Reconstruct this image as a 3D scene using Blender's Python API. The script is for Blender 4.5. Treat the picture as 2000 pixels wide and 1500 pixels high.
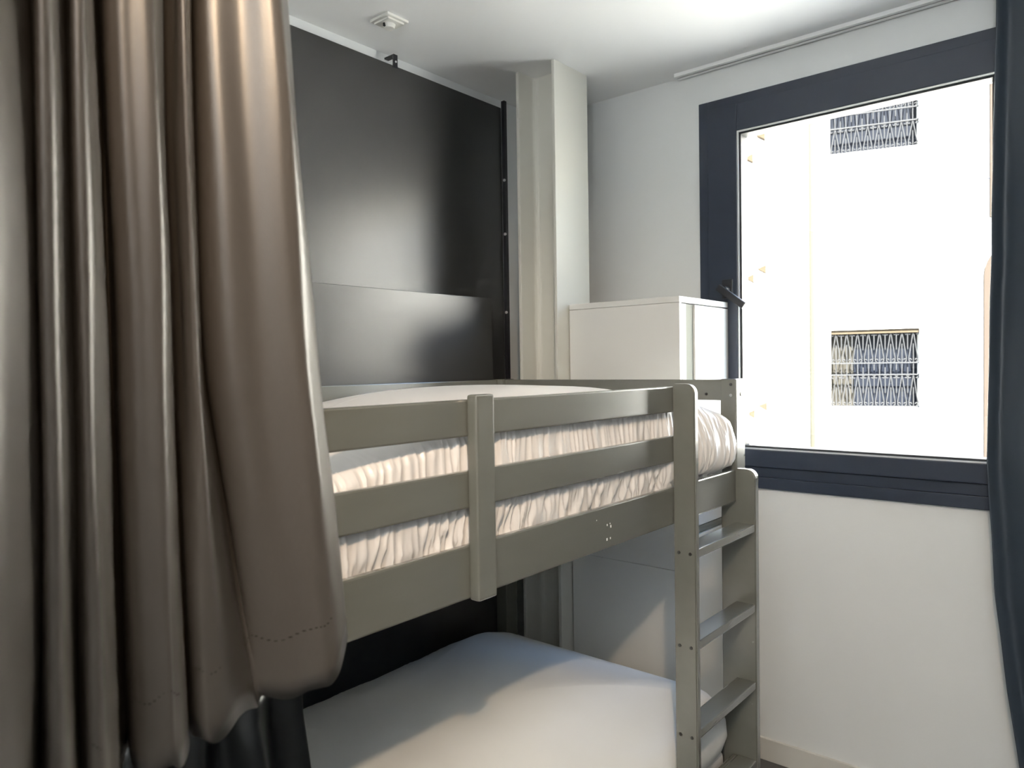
import bpy, bmesh, math, random
from mathutils import Vector, Matrix, noise
random.seed(4)
for o in list(bpy.data.objects): bpy.data.objects.remove(o, do_unlink=True)
SC = bpy.context.scene
COL = SC.collection

# ------------------------------------------------------------------ camera
cam = bpy.data.cameras.new('camera'); camo = bpy.data.objects.new('camera', cam); COL.objects.link(camo)
cam.sensor_width = 36.0; cam.lens = 36.0*1426.54/2000.0
RR = Vector((0.76335516, 0.64579593, -0.0153788)); DD = Vector((0.00334711, -0.02776082, -0.99960899)); FF = Vector((-0.64597035, 0.76300521, -0.02335292))
m = Matrix((RR, -DD, -FF)).transposed().to_4x4(); m.translation = (0, 0, 1.45)
camo.matrix_world = m
cam.clip_start = 0.02
cam.dof.use_dof = True; cam.dof.focus_distance = 1.9; cam.dof.aperture_fstop = 7.5
SC.camera = camo

# ------------------------------------------------------------------ sky, sun, room light, exposure
SC.view_settings.view_transform = 'Standard'; SC.view_settings.look = 'None'
SC.view_settings.exposure = 0.0; SC.view_settings.gamma = 1.0; SC.view_settings.use_curve_mapping = False
w = bpy.data.worlds.new('sky'); SC.world = w; w.use_nodes = True
nt = w.node_tree; bg = nt.nodes['Background']
sky = nt.nodes.new('ShaderNodeTexSky'); sky.sky_type = 'NISHITA'; sky.sun_disc = False
sky.sun_elevation = math.radians(48); sky.sun_rotation = math.radians(150); sky.air_density = 1.0; sky.dust_density = 1.0
nt.links.new(sky.outputs[0], bg.inputs[0]); bg.inputs[1].default_value = 2.3
def light(name, typ, loc, dirv, energy, color, **kw):
    l = bpy.data.lights.new(name, typ); o = bpy.data.objects.new(name, l); COL.objects.link(o)
    o.location = loc; o.rotation_euler = Vector(dirv).to_track_quat('-Z', 'Y').to_euler()
    l.energy = energy; l.color = color
    for k, v in kw.items(): setattr(l, k, v)
    return o
light('sun', 'SUN', (3, -6, 12), (-0.42, 0.62, -0.70), 150.0, (1.0, 0.96, 0.90), angle=0.01)
# added fill light, unseen behind the camera, to brighten ceiling and walls
light('added_fill_light', 'AREA', (0.45, -1.25, 1.72), (0, 0.05, 1), 142.0, (0.97, 0.99, 1.0), shape='DISK', size=0.26)
# warm adjustable ceiling spotlight aimed at the bunk
light('lamp_light', 'SPOT', (0.16, -0.06, 2.285), (-1.25, 1.70, -1.45), 108.0, (1.0, 0.745, 0.50), spot_size=math.radians(72), spot_blend=0.9, shadow_soft_size=0.035)

# ------------------------------------------------------------------ materials
MATS = {}
def mat(name, color, rough=0.5, metal=0.0, spec=0.5, noise_scale=None, noise_amt=0.0, bump=0.0, bump_scale=200, coat=0.0, aniso=0.0, stretch=None, rvar=0.0, sheen=0.0):
    if name in MATS: return MATS[name]
    M = bpy.data.materials.new(name); M.use_nodes = True; t = M.node_tree; p = t.nodes['Principled BSDF']
    p.inputs['Base Color'].default_value = (*color, 1); p.inputs['Roughness'].default_value = rough
    p.inputs['Metallic'].default_value = metal; p.inputs['Specular IOR Level'].default_value = spec
    p.inputs['Coat Weight'].default_value = coat; p.inputs['Coat Roughness'].default_value = rough; p.inputs['Coat IOR'].default_value = 1.7; p.inputs['Anisotropic'].default_value = aniso; p.inputs['Sheen Weight'].default_value = sheen
    tc = t.nodes.new('ShaderNodeTexCoord'); mp = t.nodes.new('ShaderNodeMapping'); t.links.new(tc.outputs['Object'], mp.inputs[0])
    if stretch: mp.inputs['Scale'].default_value = stretch
    if noise_scale:
        n = t.nodes.new('ShaderNodeTexNoise'); n.inputs['Scale'].default_value = noise_scale; n.inputs['Detail'].default_value = 6
        t.links.new(mp.outputs[0], n.inputs['Vector'])
        r = t.nodes.new('ShaderNodeMapRange'); r.inputs[3].default_value = 1-noise_amt; r.inputs[4].default_value = 1+noise_amt
        t.links.new(n.outputs[0], r.inputs[0])
        mx = t.nodes.new('ShaderNodeVectorMath'); mx.operation = 'SCALE'; mx.inputs[0].default_value = color
        t.links.new(r.outputs[0], mx.inputs['Scale']); t.links.new(mx.outputs[0], p.inputs['Base Color'])
        if rvar:
            q = t.nodes.new('ShaderNodeMapRange'); q.inputs[3].default_value = rough-rvar; q.inputs[4].default_value = rough+rvar
            t.links.new(n.outputs[0], q.inputs[0]); t.links.new(q.outputs[0], p.inputs['Roughness'])
    if bump:
        n2 = t.nodes.new('ShaderNodeTexNoise'); n2.inputs['Scale'].default_value = bump_scale; n2.inputs['Detail'].default_value = 4
        t.links.new(mp.outputs[0], n2.inputs['Vector'])
        b = t.nodes.new('ShaderNodeBump'); b.inputs['Strength'].default_value = bump; b.inputs['Distance'].default_value = 0.002
        t.links.new(n2.outputs[0], b.inputs['Height']); t.links.new(b.outputs[0], p.inputs['Normal'])
    MATS[name] = M; return M
wall_m = mat('white_wall_paint', (0.765, 0.778, 0.770), 0.6, noise_scale=3, noise_amt=0.03, bump=0.12, bump_scale=90)
ceil_m = mat('white_ceiling_paint', (0.90, 0.905, 0.895), 0.75, noise_scale=2, noise_amt=0.02, bump=0.08, bump_scale=60)
panel_m = mat('black_laminate', (0.026, 0.026, 0.026), 0.33, spec=0.55, noise_scale=9, noise_amt=0.15, rvar=0.03)
metal_black = mat('black_metal', (0.012, 0.012, 0.016), 0.45)
steel_m = mat('cream_steel_paint', (0.66, 0.65, 0.59), 0.38, noise_scale=5, noise_amt=0.04, bump=0.1, bump_scale=40)
bunk_m = mat('grey_lacquered_wood', (0.125, 0.126, 0.107), 0.25, spec=0.6, coat=0.8, noise_scale=6, noise_amt=0.05, bump=0.05, bump_scale=30, stretch=(6, 1, 6), rvar=0.05)
screw_m = mat('steel_screw', (0.35, 0.35, 0.34), 0.35, metal=0.9)
screw_dark = mat('dark_screw', (0.05, 0.05, 0.048), 0.5, metal=0.5)
hole_m = mat('dark_hole', (0.02, 0.02, 0.02), 0.8)
frame_m = mat('navy_aluminium', (0.018, 0.026, 0.045), 0.38, spec=0.5, noise_scale=30, noise_amt=0.06)
gasket_m = mat('black_gasket', (0.015, 0.017, 0.02), 0.6)
bead_m = mat('aluminium_spacer', (0.80, 0.80, 0.80), 0.35, metal=0.6)
white_lam = mat('white_laminate', (0.70, 0.70, 0.675), 0.33, noise_scale=4, noise_amt=0.01)
grey_strip = mat('pale_grey_matt', (0.24, 0.245, 0.22), 0.95, spec=0.0)
sheet_m = mat('white_satin_sheet', (0.76, 0.73, 0.70), 0.32, spec=0.5, noise_scale=3, noise_amt=0.03, sheen=0.1)
duvet_m = mat('pale_grey_cotton', (0.84, 0.84, 0.81), 0.55, spec=0.35, noise_scale=5, noise_amt=0.03, bump=0.05, bump_scale=400)
satin_m = mat('taupe_satin', (0.070, 0.060, 0.050), 0.36, metal=0.20, spec=0.55, noise_scale=300, noise_amt=0.06, bump=0.05, bump_scale=900, stretch=(1, 1, .4))
navy_m = mat('navy_satin', (0.030, 0.041, 0.056), 0.42, spec=0.5, noise_scale=200, noise_amt=0.06, bump=0.05, bump_scale=700)
black_satin = mat('black_satin', (0.005, 0.0053, 0.0056), 0.36, spec=0.4, noise_scale=120, noise_amt=0.05)
plastic_m = mat('white_plastic', (0.78, 0.77, 0.72), 0.4)
base_m = mat('baseboard_paint', (0.62, 0.60, 0.55), 0.45)
plank_m = mat('dark_oak', (0.085, 0.078, 0.074), 0.45, noise_scale=8, noise_amt=0.3, stretch=(8, 1, 1))
stitch_m = mat('dark_thread', (0.025, 0.021, 0.018), 0.9, spec=0.0)
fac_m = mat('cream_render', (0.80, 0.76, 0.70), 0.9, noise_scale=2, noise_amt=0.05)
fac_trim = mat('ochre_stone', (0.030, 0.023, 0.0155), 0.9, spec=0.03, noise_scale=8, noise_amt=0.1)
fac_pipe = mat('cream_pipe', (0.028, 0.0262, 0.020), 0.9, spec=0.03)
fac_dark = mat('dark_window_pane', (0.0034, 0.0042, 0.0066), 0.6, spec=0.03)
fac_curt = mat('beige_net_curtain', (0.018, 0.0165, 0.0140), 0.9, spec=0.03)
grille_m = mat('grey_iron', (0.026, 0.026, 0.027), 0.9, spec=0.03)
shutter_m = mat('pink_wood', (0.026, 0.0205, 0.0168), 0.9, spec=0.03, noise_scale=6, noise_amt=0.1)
street_m = mat('street_asphalt', (0.2, 0.2, 0.2), 0.9)
lampglow = bpy.data.materials.new('lamp_glow'); lampglow.use_nodes = True
_p = lampglow.node_tree.nodes['Principled BSDF']; _p.inputs['Emission Color'].default_value = (1, .8, .6, 1); _p.inputs['Emission Strength'].default_value = 6
glass_m = bpy.data.materials.new('window_glass'); glass_m.use_nodes = True
t = glass_m.node_tree; t.nodes.remove(t.nodes['Principled BSDF'])
tr = t.nodes.new('ShaderNodeBsdfTransparent'); gl = t.nodes.new('ShaderNodeBsdfGlossy'); gl.inputs['Roughness'].default_value = 0.0
tr.inputs[0].default_value = (0.96, 0.98, 0.97, 1)
lw = t.nodes.new('ShaderNodeLayerWeight'); pw = t.nodes.new('ShaderNodeMath'); pw.operation = 'POWER'; pw.inputs[1].default_value = 5
fr = t.nodes.new('ShaderNodeMapRange'); fr.inputs[3].default_value = .03; fr.inputs[4].default_value = .9
t.links.new(lw.outputs['Facing'], pw.inputs[0]); t.links.new(pw.outputs[0], fr.inputs[0]); mx = t.nodes.new('ShaderNodeMixShader')
t.links.new(fr.outputs[0], mx.inputs[0]); t.links.new(tr.outputs[0], mx.inputs[1]); t.links.new(gl.outputs[0], mx.inputs[2])
t.links.new(mx.outputs[0], t.nodes['Material Output'].inputs[0])

# ------------------------------------------------------------------ helpers
def obj(name, bm, m, parent=None, smooth=False):
    me = bpy.data.meshes.new(name)
    if parent is not None:
        off = Vector((0, 0, 0)); p = parent
        while p is not None: off += Vector(p.location); p = p.parent
        bmesh.ops.translate(bm, verts=bm.verts, vec=-off)
    bmesh.ops.recalc_face_normals(bm, faces=bm.faces) if not smooth else None
    bm.to_mesh(me); bm.free()
    if m: me.materials.append(m)
    if smooth:
        for p in me.polygons: p.use_smooth = True
    o = bpy.data.objects.new(name, me); COL.objects.link(o)
    if parent is not None: o.parent = parent
    return o
def tag(o, label=None, cat=None, group=None, kind=None):
    if label: o['label'] = label
    if cat: o['category'] = cat
    if group: o['group'] = group
    if kind: o['kind'] = kind
    return o
def empty(name, loc, label=None, cat=None, group=None, kind=None):
    o = bpy.data.objects.new(name, None); COL.objects.link(o); o.location = loc; o.empty_display_size = .1
    return tag(o, label, cat, group, kind)
def box(x0, x1, y0, y1, z0, z1, bev=0.0, seg=2, bm=None):
    own = bmesh.new()
    bmesh.ops.create_cube(own, size=1)
    for v in own.verts:
        v.co = Vector(((x0+x1)/2+v.co.x*(x1-x0), (y0+y1)/2+v.co.y*(y1-y0), (z0+z1)/2+v.co.z*(z1-z0)))
    if bev: bmesh.ops.bevel(own, geom=own.edges[:]+own.verts[:], offset=bev, segments=seg, affect='EDGES', profile=0.6)
    if bm is None: return own
    me = bpy.data.meshes.new('t'); own.to_mesh(me); own.free(); bm.from_mesh(me); bpy.data.meshes.remove(me); return bm
def cyl(p0, p1, r, n=14, bm=None, r1=None):
    bm = bm or bmesh.new(); p0 = Vector(p0); p1 = Vector(p1); d = p1-p0
    q = d.to_track_quat('Z', 'Y').to_matrix().to_4x4(); q.translation = (p0+p1)/2
    bmesh.ops.create_cone(bm, cap_ends=True, segments=n, radius1=r, radius2=r if r1 is None else r1, depth=d.length, matrix=q)
    return bm
def prism(poly, axis, a0, a1, bev=0.0):
    """extrude a 2-D polygon along axis (0,1,2)"""
    bm = bmesh.new()
    def P(u, v, a):
        return {0: (a, u, v), 1: (u, a, v), 2: (u, v, a)}[axis]
    A = [bm.verts.new(P(u, v, a0)) for u, v in poly]; B = [bm.verts.new(P(u, v, a1)) for u, v in poly]
    bm.faces.new(A); bm.faces.new(B[::-1]); n = len(poly)
    for i in range(n): bm.faces.new([A[i], B[i], B[(i+1) % n], A[(i+1) % n]])
    bmesh.ops.recalc_face_normals(bm, faces=bm.faces)
    if bev: bmesh.ops.bevel(bm, geom=[e for e in bm.edges if e.calc_face_angle(0) > 0.9], offset=bev, segments=2, affect='EDGES')
    return bm
def grid(rows, close=False):
    bm = bmesh.new(); V = [[bm.verts.new(p) for p in r] for r in rows]
    n = len(rows[0])
    for i in range(len(rows)-1):
        for j in range(n if close else n-1):
            k = (j+1) % n
            bm.faces.new([V[i][j], V[i][k], V[i+1][k], V[i+1][j]])
    return bm
def tube(pts, r, n=6, bm=None):
    bm = bm or bmesh.new(); prev = None; pts = [Vector(p) for p in pts]
    for i, p in enumerate(pts):
        d = (pts[min(i+1, len(pts)-1)]-pts[max(i-1, 0)]).normalized()
        up = Vector((0, 1, 0)) if abs(d.y) < .9 else Vector((1, 0, 0))
        a = d.cross(up).normalized(); b = d.cross(a)
        ring = [bm.verts.new(p+(a*math.cos(2*math.pi*k/n)+b*math.sin(2*math.pi*k/n))*r) for k in range(n)]
        if prev:
            for k in range(n): bm.faces.new([prev[k], prev[(k+1) % n], ring[(k+1) % n], ring[k]])
        prev = ring
    return bm
def struct(name, bm, m, parent=None, smooth=False):
    o = obj(name, bm, m, parent, smooth)
    if parent is None: o['kind'] = 'structure'
    return o

# ------------------------------------------------------------------ room shell
XL, XR, YN, YF, H = -2.0, 1.15, -2.2, 2.607, 2.555
fl = struct('floor', box(XL-.2, XR+.2, YN-.2, YF+.25, -0.12, -0.012), plank_m)
shared = {}
for i, x in enumerate([XL+.18*k for k in range(18)]):
    x1 = min(x+.178, XR)
    y = YN - random.random()*0.9
    while y < YF:
        y0 = max(y, YN); y1 = min(y+1.2, YF)
        if y1-y0 > .05:
            b = box(x+.001, x1, y0+.001, y1-.001, -0.012, 0.0, .0012, 1); obj('plank', b, plank_m, fl)
        y += 1.2
struct('ceiling', box(XL-.2, XR+.2, YN-.2, YF+.25, H, H+.2), ceil_m)
struct('wall_left', box(XL-.2, XL, YN-.2, YF+.25, 0, H), wall_m)
struct('wall_right', box(XR, XR+.2, YN-.2, YF+.25, 0, H), mat('bounce_cut_grey', (0.27, 0.28, 0.29), 0.6, noise_scale=3, noise_amt=0.03))  # unseen wall, grey chosen to cut light bounced onto the bunk
struct('wall_near', box(XL, XR, YN-.2, YN, 0, H), wall_m)
WX0, WX1, WZ0, WZ1 = -1.249, -0.150, 0.996, 2.430
bm = bmesh.new()
for a in [(XL, WX0, 0, H), (WX1, XR, 0, H), (WX0, WX1, 0, WZ0), (WX0, WX1, WZ1, H)]: box(a[0], a[1], YF, YF+.25, a[2], a[3], bm=bm)
struct('wall_far', bm, wall_m)
struct('baseboard_far', box(-1.13, XR, YF-.012, YF, 0, .08, .002), base_m)
struct('baseboard_right', box(XR-.012, XR, YN, YF-.012, 0, .08, .002), base_m)
d1 = empty('door_1', (.25, YN, 0), kind='structure')
obj('leaf', box(-.15, .65, YN+.001, YN+.03, .008, 2.04, .003), wall_m, d1)
for a in [(-.21, -.152, 0, 2.10), (.652, .71, 0, 2.10), (-.152, .652, 2.043, 2.10)]: obj('frame', box(a[0], a[1], YN+.001, YN+.036, a[2], a[3], .002), base_m, d1)
hh = obj('handle', box(.555, .605, YN+.0305, YN+.036, .98, 1.12, .002), screw_m, d1); obj('lever', tube([(.58, YN+.036, 1.06), (.58, YN+.075, 1.06), (.46, YN+.078, 1.06)], .009, 10), screw_m, hh)

# window in the far wall
w1 = empty('window_1', (-.70, YF, WZ0), kind='structure')
FY0, FY1 = 2.592, 2.67
for a in [(WX0, WX0+.037, WZ0, WZ1), (WX1-.037, WX1, WZ0, WZ1), (WX0+.037, WX1-.037, WZ1-.033, WZ1), (WX0+.037, WX1-.037, WZ0, WZ0+.04)]:
    obj('frame', box(a[0], a[1], FY0, FY1, a[2], a[3], .002), frame_m, w1)
obj('sill_profile', box(WX0+.037, WX1-.037, FY0+.004, FY1, WZ0+.04, WZ0+.078, .003), frame_m, w1)
SX0, SX1, SZ0, SZ1 = WX0+.039, WX1-.039, WZ0+.080, WZ1-.035
GX0, GX1, GZ0, GZ1 = -1.085, -.314, 1.150, 2.285
g = .012
sash = empty('sash', (0, 0, 0)); sash.parent = w1; sash.location = (0, 0, 0)
for a in [(SX0, GX0-g, SZ0, SZ1), (GX1+g, SX1, SZ0, SZ1), (GX0-g, GX1+g, GZ1+g, SZ1), (GX0-g, GX1+g, SZ0, GZ0-g)]:
    obj('sash_bar', box(a[0], a[1], FY0-.012, FY1-.015, a[2], a[3], .003), frame_m, w1)
bpy.data.objects.remove(sash)
def ring_bars(name, x0, x1, z0, z1, t, y0, y1, m, par):
    bm = bmesh.new()
    for a in [(x0, x0+t, z0, z1), (x1-t, x1, z0, z1), (x0+t, x1-t, z1-t, z1), (x0+t, x1-t, z0, z0+t)]: box(a[0], a[1], y0, y1, a[2], a[3], bm=bm)
    return obj(name, bm, m, par)
ring_bars('glazing_bead', GX0-g, GX1+g, GZ0-g, GZ1+g, .005, FY0-.008, FY1-.02, bead_m, w1)
ring_bars('gasket', GX0-g+.005, GX1+g-.005, GZ0-g+.005, GZ1+g-.005, .007, FY0, FY1-.02, gasket_m, w1)
obj('pane', box(GX0-.004, GX1+.004, 2.625, 2.631, GZ0-.004, GZ1+.004), glass_m, w1)
hd = obj('handle', box(-1.153, -1.112, 2.570, 2.581, 1.690, 1.760, .003), metal_black, w1)
bm = cyl((-1.132, 2.572, 1.722), (-1.132, 2.535, 1.722), .011)
obj('spindle', bm, metal_black, hd)
bm = box(-.012, .112, -.009, .009, -.0125, .0125, .003)
bmesh.ops.rotate(bm, verts=bm.verts, cent=(0, 0, 0), matrix=Matrix.Rotation(math.radians(37), 3, 'Y'))
bmesh.ops.translate(bm, verts=bm.verts, vec=(-1.140, 2.530, 1.722)); obj('lever', bm, metal_black, hd)

# ------------------------------------------------------------------ building across the street
fa = empty('apartment_building', (10*-.30902, 10*.95106, -6.0), 'sunlit white rendered building outside the window, with grilled windows', 'building')
fa.rotation_euler = (0, 0, math.radians(18))
def fobj(name, bm, m, parent=None, smooth=False):        # facade parts, coordinates: x along the wall, y away from the street, z up
    bmesh.ops.translate(bm, verts=bm.verts, vec=(0, 0, 6.0))
    bmesh.ops.recalc_face_normals(bm, faces=bm.faces)
    me = bpy.data.meshes.new(name); bm.to_mesh(me); bm.free(); me.materials.append(m)
    o = bpy.data.objects.new(name, me); COL.objects.link(o); o.parent = parent or fa
    if smooth:
        for p in me.polygons: p.use_smooth = True
    return o
U0, U1 = .235, 1.215
holes = [(.88, 1.845), (4.02, 5.0)]
bm = bmesh.new()
for a in [(-20, U0, -6, 6), (U1, 45, -6, 6), (U0, U1, -6, .88), (U0, U1, 1.845, 4.02), (U0, U1, 5.0, 6)]: box(a[0], a[1], 0, .4, a[2], a[3], bm=bm)
fobj('wall', bm, fac_m)
def scroll(bm, cx, cz, sx, sz, r=.026):
    pts = []
    for k in range(9):
        a = math.pi*(1.5 - 1.45*k/8*1.0); rr = r*(1-.05*k)
        pts.append((cx+sx*(r+rr*math.cos(a)*1.0)*.9, 0, cz+sz*(r+rr*math.sin(a))))
    tube([(p[0], .055, p[2]) for p in pts], .007, 4, bm)
for wi, (z0, z1) in enumerate(holes):
    wn = fobj('window', box(U0, U1, .22, .26, z0, z1), fac_dark)
    if wi == 0:
        rows = [[(U0+.0+.27*j/24, .19+.012*math.sin(j*1.5), z) for j in range(25)] for z in (z0, z1)]
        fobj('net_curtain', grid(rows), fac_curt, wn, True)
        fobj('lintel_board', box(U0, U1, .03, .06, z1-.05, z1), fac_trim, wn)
    fobj('sill', box(U0-.05, U1+.06, -.05, .1, z0-.06, z0, .006), fac_m, wn)
    bm = bmesh.new(); zm1, zm2 = z0+.42*(z1-z0), z0+.57*(z1-z0)
    if wi: zm1, zm2 = z0+.34*(z1-z0), z0+.50*(z1-z0)
    for z in (z0+.015, zm1, zm2, z1-.03): box(U0, U1, .045, .062, z-.007, z+.007, bm=bm)
    n = 8; p = (U1-U0)/n
    def band(za, zb):
        for k in range(n):
            c = U0+p*(k+.5); hh = zb-za
            for s in (-1, 1):
                tube([(c, .055, zb), (c+s*p*.40, .055, za+.045)], .006, 4, bm)
                scroll(bm, c+s*p*.40, za+.01, -s, 1, .020)
                scroll(bm, c+s*p*.5, zb-.055, -s, 1, .020) if False else scroll(bm, c+s*p*.48, zb-.01, -s, -1, .020)
            tube([(c, .055, za), (c, .055, za+hh*.6)], .006, 4, bm)
            tube([(c-p/2, .055, zb), (c-p/2, .055, za+hh*.42)], .006, 4, bm)
    band(z0+.015, zm1); band(zm2, z1-.03)
    for k in range(n):
        c = U0+p*(k+.5); tube([(c, .055, zm1), (c, .055, zm2)], .006, 4, bm)
        if k % 2: tube([(c-p/2, .055, zm1), (c-p/2, .055, zm1+.09)], .006, 4, bm)
        else: tube([(c-p/2, .055, zm2), (c-p/2, .055, zm2-.09)], .006, 4, bm)
    fobj('grille', bm, grille_m, wn)['kind'] = 'stuff'
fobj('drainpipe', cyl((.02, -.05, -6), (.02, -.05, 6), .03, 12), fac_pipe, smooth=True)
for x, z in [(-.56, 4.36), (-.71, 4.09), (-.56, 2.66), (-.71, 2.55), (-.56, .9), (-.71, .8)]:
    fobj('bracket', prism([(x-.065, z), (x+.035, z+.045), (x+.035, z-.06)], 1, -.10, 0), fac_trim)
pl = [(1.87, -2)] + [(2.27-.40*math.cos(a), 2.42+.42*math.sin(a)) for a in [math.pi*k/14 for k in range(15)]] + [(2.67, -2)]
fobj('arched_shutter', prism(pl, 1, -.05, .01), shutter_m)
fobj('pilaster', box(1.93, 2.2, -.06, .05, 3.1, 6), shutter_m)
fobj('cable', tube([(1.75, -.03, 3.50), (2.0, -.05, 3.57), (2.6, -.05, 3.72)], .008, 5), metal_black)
struct('street', box(-30, 45, 2.9, 32, -6.2, -6.0), street_m)

# ------------------------------------------------------------------ steel column, black panels
co = empty('steel_column', (-1.675, 2.24, 0), 'cream painted steel H-profile column in the room corner', 'column')
CX0, CX1, CY0, CY1 = -1.765, -1.585, 2.133, 2.342
obj('flange', box(CX0, CX0+.013, CY0, CY1, 0, H, .002), steel_m, co)
obj('flange', box(CX1-.013, CX1, CY0, CY1, 0, H, .002), steel_m, co)
bm = box(CX0+.013, CX1-.013, 2.232, 2.243, 0, H)
for s, xx in ((1, CX0+.013), (-1, CX1-.013)):      # root fillets
    pts = [(xx, 2.232), (xx, 2.232-.022)] + [(xx+s*.022*(1-math.cos(a)), 2.232-.022*(1-math.sin(a))) for a in [math.pi/2*k/5 for k in range(1, 6)]]
    f = prism(pts, 2, 0, H); me = bpy.data.meshes.new('t'); f.to_mesh(me); f.free(); bm.from_mesh(me); bpy.data.meshes.remove(me)
obj('web', bm, steel_m, co)

wp = empty('wall_panel', (-1.965, .9, 0), 'tall black laminate panel lining the left wall behind the bunk', 'panel')
obj('board', box(-1.990, -1.956, -1.2, 2.268, 0.0, 2.503, .002), panel_m, wp)
st = obj('edge_profile', box(-1.956, -1.940, 2.268, 2.284, 0, 2.530, .001), metal_black, wp)
for z in (2.209, 1.991, 1.673): obj('screw', cyl((-1.944, 2.270, z), (-1.944, 2.266, z), .006, 10), bead_m, st)
bm = bmesh.new()
box(-1.956, -1.950, 1.696, 1.714, 2.4935, 2.540, bm=bm); box(-1.999, -1.956, 1.696, 1.714, 2.534, 2.540, bm=bm)
br = obj('ceiling_bracket', bm, metal_black, wp)
obj('screw', cyl((-1.950, 1.705, 2.515), (-1.9475, 1.705, 2.515), .0035, 8), bead_m, br)

bb = box(-.009, .009, -1.0, 1.0, 0, 1.708, .0015)
bbo = obj('backboard', bb, panel_m); bbo.location = (-1.829, 1.050, 0.0)
bbo.rotation_euler = (0, math.radians(-.5), math.radians(-.3))
tag(bbo, 'low black laminate board standing along the wall above the top bunk rail', 'board')

dt = empty('ceiling_detector', (-1.798, 1.548, H), 'small square white plastic detector on the ceiling', 'detector')
obj('base_plate', box(-1.842, -1.754, 1.505, 1.591, H-.008, H, .002), plastic_m, dt)
bz = obj('raised_cover', box(-1.832, -1.764, 1.515, 1.581, H-.014, H-.0078, .002), plastic_m, dt)
bm = cyl((-1.798, 1.548, H-.014), (-1.798, 1.548, H-.026), .020, 20, r1=.016); obj('lens', bm, plastic_m, dt)
obj('slot', box(-1.802, -1.796, 1.526, 1.532, H-.024, H-.013), hole_m, dt)

tk = empty('curtain_track', (-.5, 2.59, H), 'slim white curtain track on the ceiling above the window', 'curtain track')
bm = bmesh.new(); TY0, TY1 = 2.552, 2.592
box(-1.325, 1.0, TY0, TY0+.004, H-.013, H, bm=bm); box(-1.325, 1.0, TY1-.004, TY1, H-.013, H, bm=bm); box(-1.325, 1.0, TY0+.004, TY1-.004, H-.004, H, bm=bm)
box(-1.325, 1.0, TY0+.004, TY0+.015, H-.013, H-.011, bm=bm); box(-1.325, 1.0, TY1-.015, TY1-.004, H-.013, H-.011, bm=bm)
obj('channel', bm, ceil_m, tk); obj('end_cap', box(-1.329, -1.325, TY0, TY1, H-.014, H, .001), ceil_m, tk)

# ------------------------------------------------------------------ white cabinet
cb = empty('white_cabinet', (-1.36, 2.4, 0), 'glossy white laminate cabinet between the bunk end and the window wall', 'cabinet')
KX0, KX1, KY0, KY1, KZ = -1.580, -1.135, 2.200, 2.585, 1.676
obj('top_panel', box(KX0, KX1, KY0, KY1, KZ-.020, KZ, .0015), white_lam, cb)
obj('side_panel', box(KX0, KX1, KY0, KY0+.016, .7600, KZ-.021, .001), white_lam, cb)
obj('side_panel', box(KX0, KX1, KY0, KY0+.016, 0, .759, .001), white_lam, cb)
obj('carcass', box(KX0+.001, KX1-.022, KY0+.017, KY1, 0.0, KZ-.0205), white_lam, cb)
obj('door_stile', box(KX1-.020, KX1, KY0+.0185, KY0+.046, .935, KZ-.024, .001), white_lam, cb)
obj('recessed_strip', box(KX1-.020, KX1-.007, KY0+.047, KY0+.112, .935, KZ-.024), grey_strip, cb)  # recessed pale grey strip beside the door
obj('door', box(KX1-.020, KX1, KY0+.113, KY1-.002, .935, KZ-.024, .0015), white_lam, cb)
obj('drawer_front', box(KX1-.020, KX1-.002, KY0+.0185, KY1-.002, .891, .931, .0015), white_lam, cb)
obj('shelf_edge', box(KX1-.020, KX1-.006, KY0+.0185, KY1-.002, .864, .888, .001), grey_strip, cb)
obj('door', box(KX1-.020, KX1, KY0+.0185, KY1-.002, .06, .861, .0015), white_lam, cb)
obj('plinth', box(KX1-.021, KX1-.016, KY0+.0185, KY1-.002, 0, .058), white_lam, cb)

# ------------------------------------------------------------------ bunk bed
bk = empty('bunk_bed', (-1.4, 1.12, 0), 'grey lacquered wooden bunk bed with guard rails and ladder', 'bunk bed')
RX = -0.870; BX = -1.812; Y0, Y1 = 0.10, 2.094
def part(name, bm, m=bunk_m, par=None): return obj(name, bm, m, par or bk)
ep = part('post', box(-.919, RX, 2.031, Y1, 0, 1.4055, .004))
part('post', box(-.919, RX, Y0, Y0+.05, 0, 1.4055, .004)); part('post', box(BX, BX+.05, Y0, Y0+.05, 0, 1.4055, .004))
bp = part('post', box(BX, BX+.05, 2.031, Y1, 0, 1.4055, .004))
for z, m_ in ((1.389, hole_m), (1.358, screw_m)): obj('bolt', cyl((-.886, 2.0315, z), (-.886, 2.0295, z), .0045, 12), m_, ep)
obj('bolt', cyl((-.8695, 2.065, 1.360), (-.868, 2.065, 1.360), .006, 12), screw_m, ep)
obj('bolt', cyl((-.967, 2.0405, 1.360), (-.967, 2.0385, 1.360), .004, 12), hole_m, part('end_rail', box(BX+.05, -.919, 2.041, 2.062, 1.3417, 1.4036, .003)))
part('end_rail', box(BX+.05, -.919, 2.041, 2.062, 1.0487, 1.1406, .003)); part('end_rail', box(BX+.05, -.919, Y0, Y0+.022, 1.0487, 1.1406, .003))
part('end_rail', box(BX+.05, -.919, Y0, Y0+.022, 1.3417, 1.4036, .003))
part('end_rail', box(BX+.05, -.919, 2.051, 2.072, .20, .30, .003)); part('end_rail', box(BX+.05, -.919, Y0, Y0+.022, .20, .30, .003))
gx0 = RX-.013
for z0, z1 in ((1.331, 1.395), (1.207, 1.272)): part('guard_rail', box(gx0, RX, Y0+.051, 1.662, z0, z1, .0035))
part('side_rail', box(gx0, RX, Y0+.051, 2.030, 1.0506, 1.1435, .0035))
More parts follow.
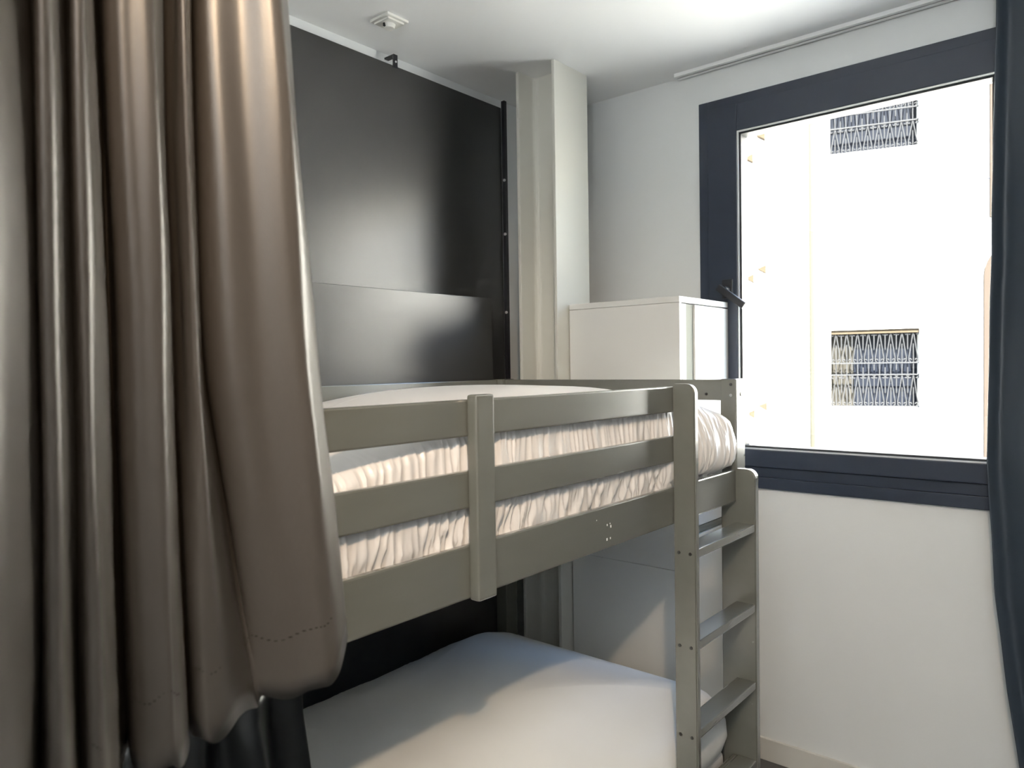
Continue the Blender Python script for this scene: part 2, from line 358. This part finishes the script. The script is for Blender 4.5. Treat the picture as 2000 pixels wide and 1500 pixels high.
part('side_rail', box(BX, BX+.022, Y0+.051, 2.030, 1.0506, 1.1435, .003)); part('back_rail', box(BX, BX+.022, Y0+.051, 2.030, 1.276, 1.4036, .003))
part('side_rail', box(gx0, RX, Y0+.051, 2.016, .21, .312, .0035)); part('side_rail', box(BX, BX+.022, Y0+.051, 2.030, .21, .312, .003))
part('guard_batten', box(RX+.0005, RX+.024, .904, .9525, 1.0487, 1.4036, .006, 3))
part('guard_batten', box(RX+.0005, RX+.024, .20, .25, 1.0487, 1.4036, .006, 3))
def ladder_post(y0, y1, zt):
    r = .024; xo = RX+.060; pts = [(RX+.0005, 0), (xo, 0)]
    pts += [(xo-r+r*math.cos(a), zt-r+r*math.sin(a)) for a in [math.pi/2*k/6 for k in range(7)]] + [(RX+.0005, zt)]
    return part('ladder_post', prism(pts, 1, y0, y1, .003))
lp = ladder_post(1.644, 1.664, 1.4017)
ladder_post(2.017, 2.042, 1.147)
for zt in (.9926, .7634, .541, .314):
    part('rung', box(RX+.002, RX+.058, 1.6645, 2.0165, zt-.022, zt, .003))
for z in (.982, .749, .5246):
    for x in (-.856, -.825):
        s = obj('screw', cyl((x, 1.6443, z), (x, 1.6425, z), .0042, 12), screw_dark, lp)
bm = bmesh.new()                                        # paint chips on the side rail
for y, z, a in ((1.340, 1.100, .003), (1.352, 1.102, .002), (1.354, 1.094, .004), (1.338, 1.068, .004), (1.352, 1.069, .003), (1.30, 1.118, .0015)):
    box(RX-.001, RX+.0004, y, y+a, z, z+a*1.4, bm=bm)
part('paint_chips', bm, plastic_m)['kind'] = 'stuff'
for zb in (1.062, .225):
    for k in range(12):
        y = .25+k*.15; part('slat', box(BX+.023, gx0-.001, y, y+.08, zb-.006, zb+.010, .002))

# ------------------------------------------------------------------ bedding
def perimeter(x0, x1, y0, y1, r, spans):
    """rounded rectangle starting at the near front corner; spans = samples on front, far, back, near sides; returns (point, normal)"""
    out = []
    def line(a, b, n, nr):
        for k in range(n): out.append((Vector(a).lerp(Vector(b), k/n), Vector(nr)))
    def arc(c, a0, n):
        for k in range(n):
            a = a0+math.pi/2*k/n; d = Vector((math.cos(a), math.sin(a))); out.append((Vector(c)+d*r, d))
    line((x1, y0+r), (x1, y1-r), spans[0], (1, 0)); arc((x1-r, y1-r), 0, spans[4])
    line((x1-r, y1), (x0+r, y1), spans[1], (0, 1)); arc((x0+r, y1-r), math.pi/2, 12)
    line((x0, y1-r), (x0, y0+r), spans[2], (-1, 0)); arc((x0+r, y0+r), math.pi, 12)
    line((x0+r, y0), (x1-r, y0), spans[3], (0, -1)); arc((x1-r, y0+r), -math.pi/2, 12)
    return out
def ridge(a): return 1-abs(a)
def top_surface(x, y):
    """height of the sheet: domed, drooping towards the near back corner and the far front corner"""
    k = .14+.30*max(0, min(1.5, (1.55-y)/.35))
    z = 1.404-.20*max(0, 1.31-y)**2-.06*max(0, y-1.31)**2-k*min(0, x+1.3)**2-.03*max(0, x+1.3)**2
    tt = max(0, min(1, (y-1.58)/.44))**2*max(0, min(1, (x+1.25)/.30))
    return z-.050*tt
def upper_mattress():
    x0, x1, y0, y1 = -1.782, -.8925, .128, 2.016
    P = perimeter(x0, x1, y0, y1, .05, (1000, 60, 40, 30, 60))
    prof = [(-.055, 1.0748), (-.03, 1.073), (-.012, 1.0787)] + [(.006*math.sin(math.pi*k/22), 1.0825+.2465*k/22) for k in range(23)]
    prof += [(-.006, 1.3417), (-.016, 1.3533), (-.035, 1.363), (-.06, 1.3697)]
    rows = []; cx, cy = (x0+x1)/2, (y0+y1)/2
    s = 0; S = []
    for i, (p, n) in enumerate(P):
        if i: s += (p-P[i-1][0]).length
        S.append(s)
    for off, z in prof:
        r = []
        for (p, n), s in zip(P, S):
            wgt = min(1, max(0, (z-1.0755)/.02))*min(1, max(0, (1.3697-z)/.03))
            zz = (z-1.073)/.29
            ztop = min(1.3697, top_surface(p.x, p.y)-.012)
            zf = z-(1.3697-ztop)*max(0, (z-1.11)/.26)
            sl = .012*math.sin(s*7)+.05*noise.noise((s*3, 0, 2))
            q = s+sl*zz
            dens = .75+.5*noise.noise((s*2.2, 4, 4))
            a = -.0110*dens*min(1, abs(noise.noise((q*58, z*6, 0)))*2.4)**.8 + noise.noise((q*125, z*12, 7))*.0010
            low = max(0, 1-abs(zz-.25)*3.2)
            sl2 = (.5-zz)*.13*(1 if noise.noise((s*1.3, 9, 0)) > -.1 else -.6)
            a -= low*.013*min(1, abs(noise.noise(((q+sl2)*30, z*10, 3)))*2.2)
            d = .0055+wgt*a
            end = max(0, min(1, (p.y-1.61)/.14)) if p.x > -1.16 else 0
            zb = min(1, max(0, (zf-1.150)/.17))
            d = off+d+end*.074*zb**.45*(1-zb)**.8
            if zf < 1.152: d = min(d, .005)
            r.append((p.x+n.x*d, p.y+n.y*d, zf))
        rows.append(r)
    last = rows[-1]
    for k in range(1, 19):
        f = k/18; r = []
        for v in last:
            q = 1-f*.999
            x = cx+(v[0]-cx)*q; y = cy+(v[1]-cy)*q
            e = 1-(1-min(1, f*2.0))**2
            z = v[2]+e*(top_surface(x, y)-v[2]+.003*noise.noise((x*4, y*4, 5)))
            r.append((x, y, z))
        rows.append(r)
    return grid(rows, True)
um = obj('top_bunk_mattress', upper_mattress(), sheet_m, None, True)
tag(um, 'thick mattress in wrinkled white satin sheet lying in the top bunk', 'mattress')
def lower_bedding():
    x0, x1, y0, y1 = -1.785, -.8945, .13, 2.026
    P = perimeter(x0, x1, y0, y1, .10, (160, 60, 100, 40, 24))
    prof = [(-.05, .3175), (-.015, .3206), (.012, .343), (.025, .382), (.021, .420), (.004, .454), (-.02, .478), (-.05, .4946)]
    rows = []; cx, cy = (x0+x1)/2, (y0+y1)/2
    for i, (off, z) in enumerate(prof):
        r = []; fd = 1-i/(len(prof)-1)
        for p, n in P:
            o = off + .006*fd*noise.noise((p.x*7, p.y*7, z*9))
            if n.x < -.5: o = min(o, .004)
            front = max(0, min(1, (p.x+1.25)/.34))
            o -= .004*fd*ridge(noise.noise((p.y*25+p.x*25, z*8, 1)))**3*front
            r.append((p.x+n.x*o, p.y+n.y*o, z))
        rows.append(r)
    last = rows[-1]
    for k in range(1, 26):
        f = k/25; r = []
        for v in last:
            q = 1-f*.999
            x = cx+(v[0]-cx)*q; y = cy+(v[1]-cy)*q
            e = 1-(1-min(1, f*1.5))**2.2
            z = v[2]+e*(.121 + .012*noise.noise((x*2.2, y*2.2, 5)) + .004*noise.noise((x*6, y*6, 2)))
            fold = ridge(noise.noise((x*5-y*9, x*3+y*2, 4)))**6*.004
            z += fold*e*max(0, min(1, (-1.3-x)/.3))
            r.append((x, y, z))
        rows.append(r)
    return grid(rows, True)
lb = obj('bottom_bunk_duvet', lower_bedding(), duvet_m, None, True)
tag(lb, 'plump pale grey duvet covering the bottom bunk', 'duvet')
mb = obj('bottom_bunk_mattress', box(-1.775, -.905, .16, 2.01, .2355, .316, .02, 3), sheet_m)
tag(mb, 'flat white mattress under the duvet of the bottom bunk', 'mattress')

# ------------------------------------------------------------------ curtains
CURT = [
[ (-0.5059,0.1102),(-0.4861,0.1105),(-0.4750,0.1165),(-0.4860,0.1304),(-0.5105,0.1478),(-0.5410,0.1635),(-0.5624,0.1684),(-0.5598,0.1698),(-0.5362,0.1647),(-0.5181,0.1636),(-0.5202,0.1698),(-0.5368,0.1804),(-0.5625,0.1923),(-0.5845,0.1991),(-0.5819,0.2006),(-0.5577,0.1937),(-0.5383,0.1903),(-0.5385,0.1947),(-0.5532,0.2039),(-0.5777,0.2154),(-0.5998,0.2231),(-0.6498,0.2462),(-0.5985,0.2307),(-0.5852,0.2351),(-0.5806,0.2457),(-0.5781,0.2557),(-0.5833,0.2644),(-0.6034,0.2781),(-0.6358,0.2925),(-0.6505,0.3012),(-0.6294,0.2944),(-0.6163,0.2940),(-0.6066,0.2945),(-0.6037,0.2979),(-0.6239,0.3124),(-0.6576,0.3288),(-0.6725,0.3397),(-0.6451,0.3307),(-0.6332,0.3407),(-0.6275,0.3610),(-0.6161,0.3756),(-0.6101,0.3858),(-0.6134,0.3961),(-0.6351,0.4165),(-0.6594,0.4313) ],
[ (-0.5060,0.1045),(-0.4869,0.1056),(-0.4769,0.1128),(-0.4893,0.1280),(-0.5151,0.1468),(-0.5462,0.1634),(-0.5675,0.1680),(-0.5656,0.1704),(-0.5417,0.1650),(-0.5231,0.1635),(-0.5246,0.1690),(-0.5407,0.1789),(-0.5661,0.1903),(-0.5883,0.1971),(-0.5855,0.1985),(-0.5618,0.1925),(-0.5433,0.1907),(-0.5447,0.1968),(-0.5604,0.2078),(-0.5855,0.2203),(-0.6074,0.2278),(-0.6586,0.2539),(-0.6072,0.2378),(-0.5931,0.2412),(-0.5874,0.2506),(-0.5841,0.2593),(-0.5887,0.2673),(-0.6085,0.2806),(-0.6409,0.2950),(-0.6559,0.3048),(-0.6349,0.2983),(-0.6219,0.2983),(-0.6121,0.2993),(-0.6093,0.3030),(-0.6293,0.3179),(-0.6630,0.3343),(-0.6782,0.3472),(-0.6508,0.3393),(-0.6330,0.3496),(-0.6273,0.3749),(-0.6159,0.3942),(-0.6100,0.4077),(-0.6132,0.4201),(-0.6345,0.4428),(-0.6584,0.4580) ],
[ (-0.5061,0.0991),(-0.4868,0.1002),(-0.4765,0.1071),(-0.4885,0.1217),(-0.5141,0.1397),(-0.5451,0.1556),(-0.5666,0.1600),(-0.5652,0.1631),(-0.5418,0.1588),(-0.5241,0.1586),(-0.5268,0.1657),(-0.5439,0.1769),(-0.5700,0.1891),(-0.5921,0.1956),(-0.5900,0.1981),(-0.5666,0.1928),(-0.5487,0.1920),(-0.5508,0.1994),(-0.5671,0.2115),(-0.5925,0.2248),(-0.6143,0.2322),(-0.6673,0.2624),(-0.6158,0.2459),(-0.6013,0.2490),(-0.5950,0.2579),(-0.5911,0.2663),(-0.5954,0.2741),(-0.6149,0.2873),(-0.6473,0.3019),(-0.6624,0.3123),(-0.6296,0.3021),(-0.6132,0.3014),(-0.6121,0.3119),(-0.6191,0.3296),(-0.6347,0.3535),(-0.6449,0.3699),(-0.6465,0.3752),(-0.6463,0.3834),(-0.6390,0.3975),(-0.6267,0.4129),(-0.6149,0.4266),(-0.6115,0.4376),(-0.6179,0.4537),(-0.6418,0.4811),(-0.6611,0.4936) ],
]
def catmull(P, n):
    out = []
    for i in range(len(P)-1):
        p0, p1, p2, p3 = P[max(i-1, 0)], P[i], P[i+1], P[min(i+2, len(P)-1)]
        for k in range(n):
            t = k/n
            out.append(tuple(.5*((2*p1[c])+(-p0[c]+p2[c])*t+(2*p0[c]-5*p1[c]+4*p2[c]-p3[c])*t*t+(-p0[c]+3*p1[c]-3*p2[c]+p3[c])*t**3) for c in (0, 1)))
    out.append(tuple(P[-1])); return out
ROW = [catmull(r, 6) for r in CURT]
NC = len(ROW[0])
def plan(j, z):
    za, zb, zc = 1.80, 1.44, 1.13
    if z >= za:
        s = (z-za)
        return [ROW[0][j][c]+(ROW[0][j][c]-ROW[1][j][c])/(za-zb)*s*.6 for c in (0, 1)]
    l0 = (z-zb)*(z-zc)/((za-zb)*(za-zc)); l1 = (z-za)*(z-zc)/((zb-za)*(zb-zc)); l2 = (z-za)*(z-zb)/((zc-za)*(zc-zb))
    # softened towards linear so folds stay inside their limits
    if z >= zb: t = (z-zb)/(za-zb); L = [t, 1-t, 0]
    else: t = (z-zc)/(zb-zc); t = t; L = [0, t, 1-t]
    return [.5*(l0*ROW[0][j][c]+l1*ROW[1][j][c]+l2*ROW[2][j][c])+.5*(L[0]*ROW[0][j][c]+L[1]*ROW[1][j][c]+L[2]*ROW[2][j][c]) for c in (0, 1)]
def hem(j):
    u = j/(NC-1)
    return 1.128+.048*max(0, (u-.90)/.10)**1.3+.004*math.sin(j*.35)
gc = empty('satin_curtain', (-.6, .28, 1.13), 'heavy taupe satin curtain hanging in deep folds in the left foreground', 'curtain')
rows = []; NZ = 70
for i in range(NZ+1):
    v = i/NZ; r = []
    for j in range(NC):
        zh = hem(j); z = 2.515+(zh-2.515)*v
        x, y = plan(j, max(z, 1.10))
        wv = .0022*noise.noise((j*.12, z*5, 1))
        r.append((x+wv, y+wv, z))
    rows.append(r)
cl = obj('cloth', grid(rows), satin_m, gc, True)
so = cl.modifiers.new('thickness', 'SOLIDIFY'); so.thickness = .0012
bm = bmesh.new()                                        # dashed hem seam, sewn about six centimetres above the hem
for j in range(0, NC-12, 2):
    zs = hem(j)+.062
    a = plan(j, zs); b = plan(j+1, zs)
    d = Vector((a[0], a[1], 0))-Vector((0, 0, 0)); d.normalize(); 
    A = Vector((a[0], a[1], zs))-d*.0014; B = Vector((b[0], b[1], zs))-d*.0014
    if (A-B).length > .0002: tube([A, B], .0005, 4, bm)
obj('hem_stitching', bm, stitch_m, gc)['kind'] = 'stuff'
ct = obj('ceiling_track', box(-.635, -.535, -.55, .60, 2.527, H, .003), plastic_m); tag(ct, 'white ceiling track carrying the taupe satin curtain', 'curtain track')
obj('hook_tape', box(-.620, -.560, -.05, .48, 2.505, 2.5285, .001), stitch_m, gc)

# dark navy curtain at the right end of the window
def navy_edge(z):
    T = [(2.52, -.303), (2.2, -.309), (1.6, -.319), (1.15, -.327), (.77, -.307), (.475, -.276), (.26, -.245), (.02, -.205)]
    for (za, xa), (zb, xb) in zip(T, T[1:]):
        if z >= zb: return xa+(xb-xa)*(za-z)/(za-zb)
    return T[-1][1]
rows = []
for i in range(91):
    z = 2.535+(.03-2.535)*i/90; r = []
    x0 = navy_edge(z)+.002*noise.noise((z*6, 3, 1)); x1 = .56+(x0+.30)*.8
    for j in range(241):
        u = j/240; ph = u*2*math.pi*7.5+.5*math.sin(u*9)+.25*noise.noise((u*5, z*1.2, 2))
        amp = .020*(.6+.4*abs(noise.noise((u*4, 0, 8))))
        r.append((x0+(x1-x0)*u+.006*math.cos(ph*1.0), 2.540+amp*(-math.cos(ph+.6)), z))
    rows.append(r)
nc = obj('navy_curtain', grid(rows), navy_m, None, True); tag(nc, 'dark navy satin curtain hanging at the right end of the window', 'curtain')
nc.modifiers.new('thickness', 'SOLIDIFY').thickness = .0015

# black curtain of the bottom bunk, below the hem of the taupe one
rows = []
for i in range(61):
    v = i/60; z = 1.045+(.03-1.045)*v; r = []
    ye = .548+.012*min(1.5, v*10*.1*1)+.13*max(0, (1.0-z))*.9
    for j in range(181):
        u = j/180; ph = u*2*math.pi*5.2
        a = .016*math.sin(ph)*(1-.75*max(0, (u-.82)/.18))
        a += .026*noise.noise((u*16, z*12, 3))*max(0, 1-abs(u-.74)*6)
        y = .16+(ye-.16)*u
        r.append((-.842+a, y, z))
    rows.append(r)
bc = obj('black_curtain', grid(rows), black_satin, None, True); tag(bc, 'black satin curtain screening the near end of the bottom bunk', 'curtain')
bc.modifiers.new('thickness', 'SOLIDIFY').thickness = .0015

# adjustable ceiling spotlight whose warm light falls on the bunk
LP = Vector((.16, -.06, 2.285)); LD = Vector((-1.25, 1.70, -1.45)).normalized()
dl = empty('ceiling_spotlight', (.16, -.06, H), 'small white adjustable spotlight on the ceiling aimed at the bunk', 'lamp')
obj('rose', cyl((.16, -.06, H), (.16, -.06, H-.025), .05, 28), plastic_m, dl)
obj('stem', cyl(LP-LD*.06, (.16-.0, -.06, H-.025), .008, 12), plastic_m, dl)
sh = bmesh.new(); q = LD.to_track_quat('Z', 'Y').to_matrix()
prof = [(.0, -.11), (.022, -.105), (.034, -.085), (.036, .012), (.033, .012), (.031, -.028), (.0, -.030)]
rows = [[LP+q @ Vector((r*math.cos(2*math.pi*k/28)+1e-5*math.cos(k), r*math.sin(2*math.pi*k/28), z)) for k in range(28)] for r, z in prof]
obj('shade', grid(rows, True), plastic_m, dl)

ul = empty('added_fill_lamp', (.45, -1.25, 0), 'added white floor lamp, unseen behind the camera, holding the upward fill light', 'lamp')  # added fixture built around the fill light
obj('base', cyl((.45, -1.25, 0), (.45, -1.25, .025), .14, 32), plastic_m, ul)
obj('pole', cyl((.45, -1.25, .025), (.45, -1.25, 1.60), .012, 14), plastic_m, ul)
R1 = [[(.45+r*math.cos(2*math.pi*k/32), -1.25+r*math.sin(2*math.pi*k/32), z) for k in range(32)] for r, z in ((.012, 1.59), (.08, 1.61), (.14, 1.67), (.16, 1.74), (.155, 1.74), (.135, 1.68), (.07, 1.625), (.001, 1.615))]
obj('bowl', grid(R1, True), plastic_m, ul)
